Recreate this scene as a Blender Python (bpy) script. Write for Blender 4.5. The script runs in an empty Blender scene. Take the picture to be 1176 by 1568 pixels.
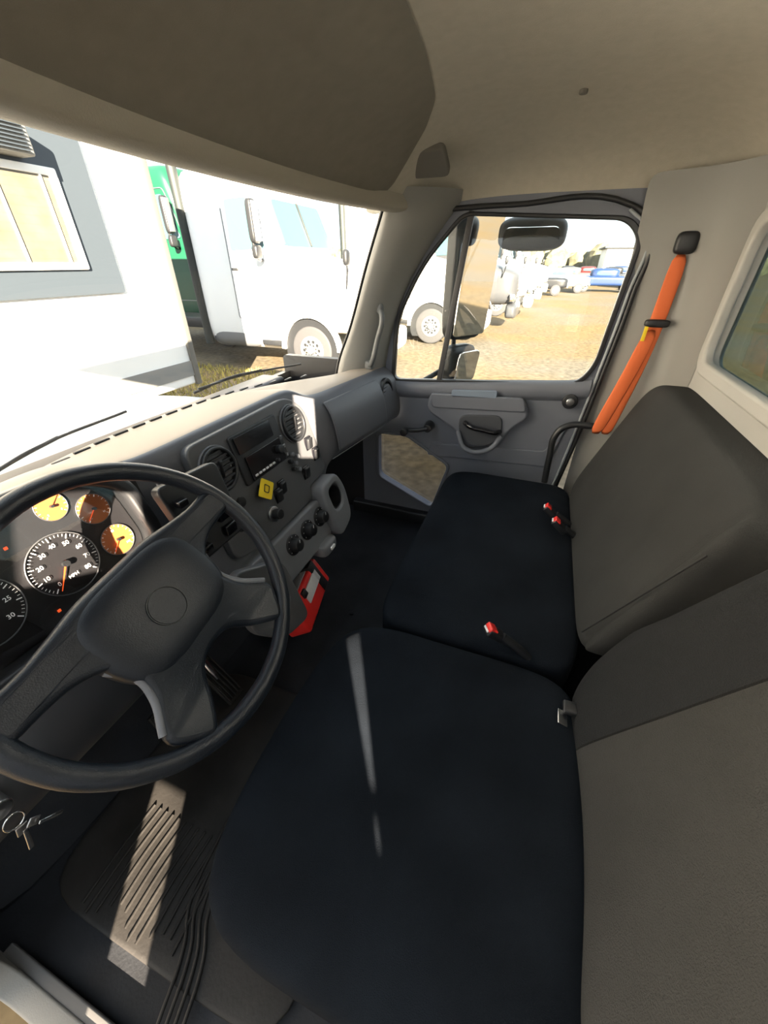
import bpy, bmesh, math, random
from mathutils import Vector, Matrix
random.seed(4)
V=Vector
ZS=1.30      # cab floor ends up at z=0
G=-2.2       # outside ground (before shift)

# ------------------------------------------------------------ materials
MATS={}
def mat(name,col,rough=.6,metal=0.,nscale=0,namt=.25,bump=0.,bscale=None,spec=.5,sheen=0.,emit=None,es=1.,coat=0.,bdist=.003):
    if name in MATS: return MATS[name]
    m=bpy.data.materials.new(name); m.use_nodes=True
    nt=m.node_tree; b=nt.nodes['Principled BSDF']
    b.inputs['Base Color'].default_value=(*col,1); b.inputs['Roughness'].default_value=rough
    b.inputs['Metallic'].default_value=metal
    b.inputs['Specular IOR Level'].default_value=spec
    b.inputs['Sheen Weight'].default_value=sheen
    b.inputs['Coat Weight'].default_value=coat
    if emit: 
        b.inputs['Emission Color'].default_value=(*emit,1); b.inputs['Emission Strength'].default_value=es
    if nscale or bump:
        tc=nt.nodes.new('ShaderNodeTexCoord')
    if nscale:
        n=nt.nodes.new('ShaderNodeTexNoise'); n.inputs['Scale'].default_value=nscale; n.inputs['Detail'].default_value=5
        nt.links.new(tc.outputs['Object'],n.inputs['Vector'])
        r=nt.nodes.new('ShaderNodeValToRGB')
        r.color_ramp.elements[0].position=.3; r.color_ramp.elements[1].position=.7
        r.color_ramp.elements[0].color=(*[c*(1-namt) for c in col],1)
        r.color_ramp.elements[1].color=(*[min(1,c*(1+namt)) for c in col],1)
        nt.links.new(n.outputs['Fac'],r.inputs['Fac']); nt.links.new(r.outputs['Color'],b.inputs['Base Color'])
    if bump:
        n2=nt.nodes.new('ShaderNodeTexNoise'); n2.inputs['Scale'].default_value=bscale or 300; n2.inputs['Detail'].default_value=3
        nt.links.new(tc.outputs['Object'],n2.inputs['Vector'])
        bp=nt.nodes.new('ShaderNodeBump'); bp.inputs['Strength'].default_value=bump; bp.inputs['Distance'].default_value=bdist
        nt.links.new(n2.outputs['Fac'],bp.inputs['Height']); nt.links.new(bp.outputs['Normal'],b.inputs['Normal'])
    MATS[name]=m; return m
def wrinkle(m,scale=5,strength=.45,dist=.016):
    nt=m.node_tree; b=nt.nodes['Principled BSDF']; src=b.inputs['Normal'].links[0].from_socket
    tc=nt.nodes.new('ShaderNodeTexCoord'); n=nt.nodes.new('ShaderNodeTexNoise'); n.inputs['Scale'].default_value=scale; n.inputs['Detail'].default_value=2; n.inputs['Distortion'].default_value=.6
    nt.links.new(tc.outputs['Object'],n.inputs['Vector']); bp=nt.nodes.new('ShaderNodeBump'); bp.inputs['Strength'].default_value=strength; bp.inputs['Distance'].default_value=dist
    nt.links.new(n.outputs['Fac'],bp.inputs['Height']); nt.links.new(src,bp.inputs['Normal']); nt.links.new(bp.outputs['Normal'],b.inputs['Normal'])
def glassmat(name,tint=(.95,.98,.97),gl=.05):
    m=bpy.data.materials.new(name); m.use_nodes=True; nt=m.node_tree; nt.nodes.clear()
    o=nt.nodes.new('ShaderNodeOutputMaterial'); t=nt.nodes.new('ShaderNodeBsdfTransparent'); g=nt.nodes.new('ShaderNodeBsdfGlossy')
    g.inputs['Roughness'].default_value=.02; t.inputs['Color'].default_value=(*tint,1)
    x=nt.nodes.new('ShaderNodeMixShader'); x.inputs[0].default_value=gl
    nt.links.new(t.outputs[0],x.inputs[1]); nt.links.new(g.outputs[0],x.inputs[2]); nt.links.new(x.outputs[0],o.inputs[0])
    return m
headl=mat('headliner_fabric',(.42,.39,.32),.95,nscale=40,namt=.04,bump=.25,bscale=500,spec=.2)
overh=mat('overhead_shade_fabric',(.19,.175,.14),.9,nscale=30,namt=.05,bump=.25,bscale=500,spec=.25)  # headliner shade painted in as a darker colour at the front
pillar=mat('pillar_plastic_grey',(.23,.225,.21),.6,bump=.15,bscale=400)
backw=mat('rear_panel_grey',(.38,.37,.34),.7,bump=.15,bscale=400)
dashtop=mat('dash_top_vinyl',(.30,.25,.20),.55,bump=.3,bscale=500)
dashgrey=mat('dash_grey_plastic',(.095,.100,.115),.42,bump=.2,bscale=500)
panelgrey=mat('centre_panel_grey',(.070,.073,.080),.45,bump=.1,bscale=500)
lowgrey=mat('lower_dash_grey',(.15,.16,.18),.5,bump=.1,bscale=500)
doorgrey=mat('door_grey_plastic',(.125,.137,.165),.5,bump=.2,bscale=500)
doortrim=mat('door_trim_bluegrey',(.17,.215,.28),.4)
blk=mat('black_plastic',(.012,.013,.015),.42,bump=.1,bscale=500)
blkg=mat('black_gloss',(.006,.006,.008),.12)
rubber=mat('black_rubber',(.014,.013,.012),.6,nscale=8,namt=.5,bump=.2,bscale=120,spec=.3)
leather=mat('wheel_leather',(.010,.014,.021),.38,bump=.2,bscale=500,spec=.42)
seatf=mat('seat_fabric_navy',(.0080,.0105,.0145),.95,nscale=6,namt=.3,bump=.6,bscale=700,spec=.06); wrinkle(seatf)
seatb=mat('seatback_fabric_grey',(.034,.0350,.0345),.95,nscale=5,namt=.12,bump=.7,bscale=600,spec=.15); wrinkle(seatb)
seam=mat('seam_thread',(.012,.012,.013),.9)
white=mat('gauge_white',(.8,.8,.8),.5,emit=(1,1,1),es=.2)
redn=mat('needle_red',(.8,.08,.02),.4,emit=(1,.12,.02),es=.9)
redp=mat('red_plastic',(.75,.03,.025),.35)
chrome=mat('chrome',(.8,.8,.8),.15,1.)
steel=mat('steel',(.5,.5,.5),.3,1.)
yellow=mat('yellow_tag',(.85,.62,.02),.5)
orange=mat('orange_webbing',(.72,.15,.04),.7,bump=.4,bscale=500)
carpet=mat('floor_rubber_dark',(.011,.0125,.0155),.7,nscale=7,namt=.4,bump=.3,bscale=150,spec=.25)
screen=mat('display_dark',(.01,.012,.015),.1)
label=mat('label_white',(.7,.7,.72),.5)
tpaint=mat('truck_white_paint',(.78,.79,.81),.3,nscale=1.2,namt=.03,coat=.3)
tglass=mat('truck_tinted_glass',(.04,.09,.10),.08)
tyre=mat('tyre_rubber',(.03,.03,.033),.8)
alu=mat('wheel_aluminium',(.20,.21,.23),.4,.7)
siding=mat('office_white_siding',(.78,.78,.77),.6,nscale=2,namt=.02)
offgrey=mat('office_grey_trim',(.034,.045,.058),.6)
blind=mat('window_blinds_cream',(.115,.102,.075),.5,nscale=6,namt=.2)
green=mat('green_truck_paint',(.004,.050,.026),.35)
hoodm=mat('hood_paint_white',(.36,.46,.55),.25,coat=.4)
amber=mat('amber_lamp',(.9,.35,.02),.3,emit=(1,.4,.03),es=1.5)
bluep=mat('blue_paint',(.008,.022,.07),.35)
mirrorm=mat('mirror_glass',(.80,.78,.74),.04,1.)
glareface=mat('gauge_face_orange_glare',(.42,.13,.035),.5)  # orange lens reflection painted into the dial face colour
glass=glassmat('cab_glass'); 
glasst=glassmat('cluster_lens',(.96,.96,.96),.06)
def split_back():
    m=mat('driver_backrest_fabric',(.037,.0375,.0365),.95,nscale=5,namt=.12,bump=.9,bscale=420,spec=.15); wrinkle(m); nt=m.node_tree; b=nt.nodes['Principled BSDF']
    src=b.inputs['Base Color'].links[0].from_socket
    tc=nt.nodes.new('ShaderNodeTexCoord'); sx=nt.nodes.new('ShaderNodeSeparateXYZ'); nt.links.new(tc.outputs['Object'],sx.inputs[0])
    def mth(op,a,b_=None):
        n=nt.nodes.new('ShaderNodeMath'); n.operation=op
        for i,v in enumerate((a,b_)):
            if v is None: continue
            if isinstance(v,(int,float)): n.inputs[i].default_value=v
            else: nt.links.new(v,n.inputs[i])
        return n.outputs[0]
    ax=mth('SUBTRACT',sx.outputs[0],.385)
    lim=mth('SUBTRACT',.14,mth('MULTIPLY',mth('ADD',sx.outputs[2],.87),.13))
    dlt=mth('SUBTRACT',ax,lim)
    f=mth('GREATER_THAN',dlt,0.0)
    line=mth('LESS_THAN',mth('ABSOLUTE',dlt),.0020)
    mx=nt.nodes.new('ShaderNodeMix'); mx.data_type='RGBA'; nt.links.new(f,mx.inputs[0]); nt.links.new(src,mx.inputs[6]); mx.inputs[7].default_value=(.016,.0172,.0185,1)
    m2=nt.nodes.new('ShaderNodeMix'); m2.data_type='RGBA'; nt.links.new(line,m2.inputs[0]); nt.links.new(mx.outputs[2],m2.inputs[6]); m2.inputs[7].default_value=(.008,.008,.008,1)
    nt.links.new(m2.outputs[2],b.inputs['Base Color']); return m
dbackm=split_back()

# ------------------------------------------------------------ helpers
SC=bpy.context.scene; COL=SC.collection
def obj(name,me,mats):
    o=bpy.data.objects.new(name,me); COL.objects.link(o)
    for m in (mats if isinstance(mats,(list,tuple)) else [mats]): o.data.materials.append(m)
    return o
def smooth(me,ang=None):
    for p in me.polygons: p.use_smooth=True
    if ang is not None:
        bm=bmesh.new(); bm.from_mesh(me)
        for e in bm.edges:
            if len(e.link_faces)==2 and e.calc_face_angle(0)>math.radians(ang): e.smooth=False
        bm.to_mesh(me); bm.free()
def mesh(name,vs,fs,m,sm=True,ang=None):
    me=bpy.data.meshes.new(name); me.from_pydata([tuple(v) for v in vs],[],fs); me.update()
    if sm: smooth(me,ang)
    return obj(name,me,m)
def grp(name,parts):
    e=bpy.data.objects.new(name,None); COL.objects.link(e); e.empty_display_size=.05
    for p in parts:
        if p is not None: p.parent=e
    return e
def box(name,c,s,m,bev=.006,R=None,seg=3):
    bm=bmesh.new(); bmesh.ops.create_cube(bm,size=1)
    bmesh.ops.scale(bm,vec=s,verts=bm.verts)
    if bev>0: bmesh.ops.bevel(bm,geom=bm.edges[:],offset=min(bev,min(s)*.45),segments=seg,affect='EDGES',profile=.5)
    M=Matrix.Translation(V(c))
    if R is not None: M=M@R.to_4x4()
    bmesh.ops.transform(bm,matrix=M,verts=bm.verts)
    me=bpy.data.meshes.new(name); bm.to_mesh(me); bm.free(); smooth(me,40)
    return obj(name,me,m)
def sbox(name,c,h,n,m,div=14,deform=None,R=None):
    bm=bmesh.new(); bmesh.ops.create_cube(bm,size=2)
    bmesh.ops.subdivide_edges(bm,edges=bm.edges[:],cuts=div,use_grid_fill=True)
    for v in bm.verts:
        p=v.co; k=(abs(p.x)**n+abs(p.y)**n+abs(p.z)**n)**(1/n); q=p/k
        w=V((q.x*h[0],q.y*h[1],q.z*h[2]))
        if R is not None: w=R@w
        w=w+V(c)
        if deform: w=V(deform(w,q))
        v.co=w
    me=bpy.data.meshes.new(name); bm.to_mesh(me); bm.free(); smooth(me)
    return obj(name,me,m)
def cyl(name,p0,p1,r,m,r2=None,seg=32,bev=0):
    p0=V(p0);p1=V(p1);d=p1-p0;L=d.length; r2=r if r2 is None else r2
    bm=bmesh.new(); bmesh.ops.create_cone(bm,cap_ends=True,segments=seg,radius1=r,radius2=r2,depth=L)
    if bev:
        es=[e for e in bm.edges if any(len(f.verts)>4 for f in e.link_faces)]
        bmesh.ops.bevel(bm,geom=es,offset=bev,segments=3,affect='EDGES',profile=.5)
    M=Matrix.Translation((p0+p1)/2)@d.to_track_quat('Z','Y').to_matrix().to_4x4()
    bmesh.ops.transform(bm,matrix=M,verts=bm.verts)
    me=bpy.data.meshes.new(name); bm.to_mesh(me); bm.free(); smooth(me,40)
    return obj(name,me,m)
def bake(o,name,M,m,ang=35):
    COL.objects.link(o); dg=bpy.context.evaluated_depsgraph_get(); dg.update()
    me=bpy.data.meshes.new_from_object(o.evaluated_get(dg)); me.transform(M); cd=o.data
    bpy.data.objects.remove(o); bpy.data.curves.remove(cd)
    smooth(me,ang); me.materials.clear()
    return obj(name,me,m)
def tube(name,pts,r,m,cyc=False,bez=True,res=8):
    cu=bpy.data.curves.new(name,'CURVE'); cu.dimensions='3D'; cu.bevel_depth=r; cu.bevel_resolution=5; cu.resolution_u=res; cu.use_fill_caps=True
    if bez:
        s=cu.splines.new('BEZIER'); s.bezier_points.add(len(pts)-1)
        for b,p in zip(s.bezier_points,pts): b.co=p; b.handle_left_type=b.handle_right_type='AUTO'
    else:
        s=cu.splines.new('POLY'); s.points.add(len(pts)-1)
        for b,p in zip(s.points,pts): b.co=(*p,1)
    s.use_cyclic_u=cyc
    return bake(bpy.data.objects.new(name,cu),name,Matrix(),m,60)
def rnd(pts,r,n=5):
    out=[];N=len(pts)
    for i in range(N):
        a=V(pts[i-1]);b=V(pts[i]);c=V(pts[(i+1)%N]); rr=r[i] if isinstance(r,(list,tuple)) else r
        d1=(a-b);d2=(c-b);k=min(rr,d1.length*.48,d2.length*.48)
        p=b+d1.normalized()*k;q=b+d2.normalized()*k
        for j in range(n+1):
            t=j/n; out.append(tuple((p*(1-t)**2+b*2*t*(1-t)+q*t*t)))
    return out
def rect(x0,x1,y0,y1,r=.01,n=5): return rnd([(x0,y0),(x1,y0),(x1,y1),(x0,y1)],r,n)
def circ(cx,cy,r,n=40): return [(cx+r*math.cos(2*math.pi*i/n),cy+r*math.sin(2*math.pi*i/n)) for i in range(n)]
def FR(o,u,v):
    u=V(u).normalized(); v=V(v); v=(v-u*v.dot(u)).normalized(); n=u.cross(v)
    M=Matrix((u,v,n)).transposed().to_4x4(); M.translation=V(o); return M
def plate(name,loops,t,m,M,bev=0.,ang=35):
    cu=bpy.data.curves.new(name,'CURVE'); cu.dimensions='2D'; cu.fill_mode='BOTH'
    cu.extrude=max(t/2-bev,0.0001); cu.bevel_depth=bev; cu.bevel_resolution=3; cu.offset=-bev
    for lp in loops:
        s=cu.splines.new('POLY'); s.points.add(len(lp)-1)
        for b,p in zip(s.points,lp): b.co=(p[0],p[1],0,1)
        s.use_cyclic_u=True
    return bake(bpy.data.objects.new(name,cu),name,M,m,ang)
def text(name,s,size,m,M):
    cu=bpy.data.curves.new(name,'FONT'); cu.body=s; cu.size=size; cu.align_x='CENTER'; cu.align_y='CENTER'; cu.extrude=.0002; cu.resolution_u=2
    return bake(bpy.data.objects.new(name,cu),name,M,m)
def loft(name,rows,m,sub=2,flip=False,thick=0):
    n=len(rows[0]); vs=[p for r in rows for p in r]; fs=[]
    for i in range(len(rows)-1):
        for j in range(n-1):
            f=(i*n+j,i*n+j+1,(i+1)*n+j+1,(i+1)*n+j); fs.append(f[::-1] if flip else f)
    o=mesh(name,vs,fs,m)
    if thick:
        k=o.modifiers.new('so','SOLIDIFY'); k.thickness=thick; k.offset=0
    if sub:
        k=o.modifiers.new('ss','SUBSURF'); k.levels=sub; k.render_levels=sub
    return o
def T(M,a,b,c=0): return M@V((a,b,c))
def Lc(M,a,b,c=0): return M@Matrix.Translation((a,b,c))

# ------------------------------------------------------------ windshield curves
XC=.885
def tt(x): return min(1.15,abs(x-XC)/.815)
def ytop(x): return .74-.12*tt(x)**2.5
def ybase(x): return 1.19-.31*tt(x)**2.5
ZT=.175; ZB=-.435

# ------------------------------------------------------------ shell
floor=grp('floor',[box('floor_pan',(.885,.37,-1.33),(2.06,1.80,.06),carpet,.004)])
toe=loft('toe_board',[[(x,.90,-1.299),(x,1.02,-1.27),(x,1.13,-1.12),(x,1.22,-.9),(x,1.25,-.6)] for x in (-.12,.4,.9,1.4,1.88)],carpet,2)
grp('wall_front',[toe,plate('firewall',[rect(-.14,1.92,-1.3,-.5,.02)],.03,blk,FR((0,1.28,0),(1,0,0),(0,0,1)))])
ribs=[sbox('mat',(.30,.55,-1.292),(.33,.34,.012),8,rubber,12)]
for i in range(13):
    y=.50+i*.022
    ribs.append(tube('rib',[(-.0+.02*math.sin(i),y,-1.279),(.10,y+.004,-1.279),(.2,y,-1.279)],.0035,rubber))
for i in range(4):
    ribs.append(tube('rib_wave',[(-.08,.40+i*.018,-1.279),(.02,.43+i*.018,-1.279),(.08,.47+i*.018,-1.279),(.20,.49+i*.018,-1.279),(.5,.50+i*.018,-1.279)],.004,rubber))
grp('floor_mat',ribs)
# roof
rows=[];NU,NV=34,30
def roofz(x,y):
    u=(x-XC)/1.015; yf=ytop(x)-.05; y0=-.52; v=(y-(y0+yf)/2)/((yf-y0)/2); v=max(-1,min(1,v)); u=max(-1,min(1,u))
    f=(1-abs(v)**3.0)**.85 if v>0 else (1-abs(v)**4)**.6
    return .176+.19*max(0,(1-abs(u)**4.5))**.55*f
for i in range(NU+1):
    u=-1+2*i/NU; x=XC+1.015*u; r=[]
    for j in range(NV+1):
        v=-1+2*j/NV
        yf=ytop(x)-.05; y0=-.52; y=(y0+yf)/2+v*(yf-y0)/2
        r.append((x,y,roofz(x,y)))
    rows.append(r)
ceil=loft('headliner_shell',rows,headl,1)
ceil2=plate('roof_skin',[rect(-.14,1.92,-.55,.62,.1)],.02,tpaint,FR((0,0,.42),(1,0,0),(0,1,0)))
def yedge(x):
    pts=[(-.12,.12),(.3,.20),(.6,.25),(.82,.30),(1.1,.325),(1.32,.36),(1.45,.42),(1.54,.50),(1.58,.56)]
    for (x0,y0),(x1,y1) in zip(pts,pts[1:]):
        if x<=x1: return y0+(y1-y0)*(x-x0)/(x1-x0)
    return pts[-1][1]
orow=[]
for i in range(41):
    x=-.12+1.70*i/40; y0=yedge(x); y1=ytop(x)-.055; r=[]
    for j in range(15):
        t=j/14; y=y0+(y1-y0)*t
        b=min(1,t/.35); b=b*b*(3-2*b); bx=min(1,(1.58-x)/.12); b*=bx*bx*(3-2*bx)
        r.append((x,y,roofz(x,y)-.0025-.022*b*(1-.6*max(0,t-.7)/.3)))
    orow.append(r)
over=loft('overhead_shade_moulding',orow,overh,1)  # thin moulding under the headliner, carries the painted front shade
hr=[]
for i in range(21):
    x=-.14+i*(1.80+.14)/20; y=ytop(x)
    hr.append([(x,y-.075,.225),(x,y-.080,.178),(x,y-.072,.160),(x,y-.04,.153),(x,y-.005,.155),(x,y+.012,.163),(x,y+.02,.185),(x,y+.01,.27)])
hdr=loft('windshield_header',hr,mat('header_trim',(.30,.275,.225),.7,bump=.2),1)
pad=sbox('roof_corner_pad',(1.61,.46,roofz(1.61,.46)-.004),(.060,.070,.014),7,mat('pad_dark',(.14,.13,.11),.8),8,None,Matrix.Rotation(math.radians(25),3,'Y'))
screw=cyl('roof_fastener',(1.45,.02,roofz(1.45,.02)+.002),(1.45,.02,roofz(1.45,.02)-.008),.010,mat('pad_dark',(.1,.1,.1)),bev=.002)
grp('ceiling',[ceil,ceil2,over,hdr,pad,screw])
# back wall with rear window
MB=FR((0,-.535,0),(1,0,0),(0,0,1))
bw=plate('rear_panel',[rect(-.14,1.72,-1.32,.24,.03),rect(.18,1.60,-.275,.10,.06)],.04,backw,MB,.006)
rim=plate('window_trim',[rect(.15,1.63,-.305,.13,.08),rect(.19,1.59,-.265,.09,.06)],.03,backw,FR((0,-.51,0),(1,0,0),(0,0,1)),.008)
cr=[]
for (x,y) in [(1.905,-.25),(1.885,-.30),(1.86,-.37),(1.82,-.44),(1.75,-.49),(1.66,-.513)]:
    cr.append([(x,y,-1.3),(x,y,-.9),(x,y,-.5),(x-.005,y,-.2),(x-.02,y,0),(x-.05,y+.01,.15),(x-.09,y+.03,.24)])
corner=loft('corner_trim',cr,pillar,2)
grp('wall_back',[bw,rim,corner])
grp('window_3',[plate('rear_glass',[rect(.18,1.60,-.275,.10,.06)],.004,glassmat('rear_tint',(.35,.42,.42),.08),FR((0,-.545,0),(1,0,0),(0,0,1)))])
ML=FR((-.15,0,0),(0,1,0),(0,0,1))
grp('wall_left',[plate('door_frame',[rect(-.55,1.30,-1.36,.30,.02),rect(-.30,.80,-1.27,.17,.08)],.04,pillar,ML,.005),
   box('sill_plate',(-.135,.3,-1.285),(.05,1.1,.02),mat('sill_grey',(.12,.12,.12),.5),.004)])
grp('wall_right',[plate('kick_panel',[rect(.80,1.30,-1.3,-.42,.02)],.04,blk,FR((1.90,0,0),(0,1,0),(0,0,1))),
   plate('roof_rail',[rect(-.55,.80,.175,.40,.02)],.03,headl,FR((1.915,0,0),(0,1,0),(0,0,1))),
   box('door_sill',(1.875,.30,-1.275),(.09,1.2,.08),blk,.01)])
wr=[]
for i in range(25):
    x=-.03+i*(1.83)/24
    wr.append([(x,ytop(x)*(1-k)+ybase(x)*k+.02,ZT*(1-k)+ZB*k) for k in (0,.25,.5,.75,1)])
grp('window_1',[loft('windshield_glass',wr,glass,1)])
# A pillar right
W=[(1.60,.61,.22),(1.655,.625,.165),(1.675,.70,0),(1.695,.79,-.225),(1.705,.88,-.43),(1.71,.89,-.50)]
D=[(1.86,.36,.23),(1.885,.40,.170),(1.885,.55,0),(1.885,.66,-.225),(1.885,.69,-.44),(1.885,.70,-.50)]
rows=[]
for k,(bx,by) in zip((0,.06,.3,.6,.88,1),((.05,.03),(0,0),(-.012,-.03),(-.012,-.03),(0,-.01),(.03,0))):
    rows.append([(w[0]*(1-k)+d[0]*k+bx,w[1]*(1-k)+d[1]*k+by,w[2]*(1-k)+d[2]*k) for w,d in zip(W,D)])
ap=loft('pillar_trim',rows,pillar,2)
wseal=tube('windshield_seal',[(w[0]-.002,w[1]+.004,w[2]) for w in W[1:]],.006,blk)
ghm=mat('grab_handle_grey',(.12,.125,.125),.5)
gh=[tube('grab_handle_bar',[(1.775,.70,-.165),(1.735,.665,-.20),(1.735,.69,-.30),(1.745,.72,-.39),(1.79,.76,-.42)],.012,ghm)]
gh+=[sbox('handle_foot',(1.765,.69,-.165),(.018,.02,.02),4,ghm,6),sbox('handle_foot2',(1.775,.745,-.41),(.018,.02,.02),4,ghm,6)]
grp('trim_1',[ap,wseal]); grp('grab_handle',gh)
lp=loft('pillar_left_trim',[[( -.14+.06*k, .62+.27*j+.0*k, .18-.62*j) for j in (0,.5,1)] for k in (0,1,2)],pillar,1)
grp('trim_2',[lp])

# ------------------------------------------------------------ passenger door
MD=FR((1.90,0,0),(0,1,0),(0,0,1))
win=rnd([(.66,-.495),(.645,-.22),(.53,.0),(.375,.160),(-.205,.130),(-.262,.075),(-.232,-.36),(-.185,-.440)],[.03,.08,.1,.04,.05,.05,.07,.06],6)
peep=rnd([(.74,-.78),(.58,-.775),(.335,-.915),(.41,-1.20),(.74,-1.05)],.03,4)
door=[plate('door_shell',[rnd([(.84,-.48),(.80,-.1),(.60,.22),(-.27,.22),(-.30,-.1),(-.25,-.6),(-.19,-1.27),(.84,-1.27)],.04),win,peep],.05,doorgrey,MD,.008)]
def off(loop,c,k): return [(c[0]+(p[0]-c[0])*k,c[1]+(p[1]-c[1])*k) for p in loop]
wc=(.2,-.17)
door.append(plate('window_frame_seal',[off(win,wc,1.02),off(win,wc,.98)],.02,blk,FR((1.876,0,0),(0,1,0),(0,0,1)),.004))
door.append(box('window_divider',(1.880,.385,-.155),(.02,.024,.65),mat('divider_grey',(.05,.05,.052),.5),.004,Matrix.Rotation(math.radians(7),3,'X')))
door.append(plate('peep_frame',[off(peep,(.55,-.98),1.05),off(peep,(.55,-.98),.97)],.02,doorgrey,FR((1.872,0,0),(0,1,0),(0,0,1)),.004))
ledge=[]
for (y,z) in [(.72,-.52),(.5,-.515),(.2,-.485),(0,-.468),(-.15,-.458),(-.235,-.44)]:
    ledge.append([(1.885,y,z+.028),(1.862,y,z+.024),(1.848,y,z),(1.852,y,z-.04),(1.875,y,z-.06)])
door.append(loft('ledge',ledge,doorgrey,2))
arm=rnd([(.46,-.535),(.02,-.515),(-.02,-.60),(.05,-.66),(.10,-.76),(.26,-.79),(.32,-.70),(.40,-.66),(.47,-.62)],.035,5)
door.append(plate('armrest_panel',[arm],.05,doorgrey,FR((1.865,0,0),(0,1,0),(0,0,1)),.012))
door.append(plate('armrest_trim',[rnd([(.455,-.53),(.02,-.512),(.0,-.575),(.44,-.60)],.02)],.02,doorgrey,FR((1.842,0,0),(0,1,0),(0,0,1)),.006))
door.append(plate('switch_plate',[rnd([(.35,-.505),(.14,-.49),(.14,-.525),(.35,-.54)],.012)],.012,doortrim,FR((1.838,0,0),(0,1,0),(0,0,1)),.003))
door.append(plate('pull_cup',[rnd([(.30,-.62),(.10,-.60),(.09,-.70),(.14,-.76),(.25,-.77),(.30,-.70)],.04)],.012,mat('cup_dark',(.05,.055,.065),.5),FR((1.838,0,0),(0,1,0),(0,0,1)),.004))
door.append(tube('door_handle',[(1.832,.27,-.655),(1.80,.24,-.66),(1.795,.17,-.668),(1.80,.12,-.675),(1.832,.10,-.68)],.012,blkg))
door.append(tube('cup_lip',[(1.83,.30,-.70),(1.80,.25,-.775),(1.80,.14,-.765),(1.83,.09,-.70)],.012,doorgrey))
door.append(cyl('crank_hub',(1.86,.45,-.70),(1.80,.45,-.70),.026,blk,.02,bev=.004))
door.append(tube('crank_arm',[(1.805,.45,-.70),(1.795,.50,-.712),(1.80,.56,-.72)],.011,blk))
door.append(cyl('crank_knob',(1.80,.56,-.72),(1.755,.56,-.72),.018,blk,.020,bev=.005))
door.append(cyl('lock_bezel',(1.868,-.17,-.51),(1.845,-.17,-.51),.032,blk,bev=.004)); door.append(cyl('lock_knob',(1.85,-.17,-.51),(1.835,-.17,-.51),.017,steel,bev=.004))
door.append(plate('panel_crease',[rnd([(.46,-.87),(.44,-.80),(-.12,-.76),(-.16,-.62),(-.19,-.62),(-.14,-.84)],.02)],.01,doorgrey,FR((1.87,0,0),(0,1,0),(0,0,1)),.004))
grp('door_1',door)
grp('window_2',[plate('door_glass',[win],.004,glass,FR((1.905,0,0),(0,1,0),(0,0,1)))])
grp('window_4',[plate('peep_glass',[peep],.004,glassmat('peep_tint',(.58,.60,.64),.05),FR((1.905,0,0),(0,1,0),(0,0,1)))])
grp('door_seal',[tube('seal',[(1.868,.62,.168),(1.868,.2,.180),(1.868,-.2,.166),(1.865,-.288,.09),(1.868,-.288,-.1),(1.868,-.264,-.42),(1.868,-.237,-.7),(1.868,-.20,-1.0),(1.868,-.18,-1.2)],.009,blk),
  tube('seal_inner',[(1.868,-.2,.155),(1.866,-.275,.09),(1.868,-.272,-.1),(1.868,-.247,-.42),(1.868,-.22,-.7),(1.868,-.185,-1.0)],.006,mat('seal_light',(.28,.31,.33),.4))])
grp('grab_bar',[tube('bar',[(1.80,-.31,-.588),(1.80,-.27,-.59),(1.80,-.185,-.60),(1.795,-.145,-.64),(1.79,-.14,-.75),(1.785,-.145,-.88)],.014,blk)])

# ------------------------------------------------------------ seat belt
belt=[]
for (x,y,z) in [(1.80,-.385,.03),(1.80,-.385,-.10),(1.80,-.383,-.20),(1.79,-.37,-.35),(1.785,-.345,-.50),(1.785,-.33,-.62)]:
    belt.append([(x+.004,y-.026,z),(x-.001,y,z),(x+.004,y+.026,z)])
sb=loft('webbing',belt,orange,1,thick=.003)
b2=loft('webbing_fold',[[(p[0]-.006,p[1]+.008+k*.010,p[2]) for p in r] for k,r in enumerate(belt[2:])],orange,1,thick=.003)
grp('seat_belt',[sb,b2,sbox('anchor_cover',(1.805,-.388,.055),(.02,.032,.032),4,blk,8),sbox('belt_guide',(1.792,-.382,-.185),(.014,.040,.013),4,blk,8),
   box('belt_tag',(1.784,-.352,-.22),(.004,.012,.05),yellow,.001)])

# ------------------------------------------------------------ seats
def dcush(w,q):
    x,y,z=w
    if q.z>0: z-=.012*math.exp(-((x-.375)/.2)**2-((y-.05)/.22)**2)
    if q.y>.5: z-=.03*(q.y-.5)*max(0,q.z)
    return (x,y+.03*max(0,q.y)*(1-q.x*q.x),z)
S1=sbox('cushion',(.370,.055,-.945),(.337,.315,.095),6.2,seatf,24,dcush)
base=sbox('seat_base',(.39,.03,-1.17),(.26,.25,.14),8,blk,8)
def lean(x,y,z,z0=-.87): return y-.36*(z-z0)
def dback(w,q):
    x,y,z=w
    h=(z+.87)
    k=1.0+.03*math.sin(min(1,max(0,h/.3))*math.pi) - .34*max(0,(h-.22))/.45
    x=.385+(x-.385)*k
    if q.y>0: y+=-.035*(1-min(1,abs(q.x)/.8)**2)*q.y+.02
    return (x,lean(x,y,z),z)
S2=sbox('backrest',(.380,-.305,-.56),(.320,.085,.34),5.0,dbackm,30,dback)
grp('driver_seat',[S1,base,S2])
def bc(w,q):
    x,y,z=w
    if q.y>.5: z-=.02*(q.y-.5)
    return (x,y,z)
B1=sbox('cushion',(1.238,.025,-.94),(.523,.285,.085),9,seatf,24,bc)
bb=box('bench_base',(1.238,-.02,-1.15),(1.02,.44,.28),blk,.02)
def bbk(w,q):
    x,y,z=w
    if q.y>0: 
        y+=-.012*(1-abs(q.x)**4)*(1-abs(q.z)**4)
        d=x-.805
        y+=.012*math.exp(-((x-.775)/.025)**2)*(1 if abs(q.z)<.97 else 0) - .008*math.exp(-(d/.008)**2)
    return (x,lean(x,y,z),z)
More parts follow.
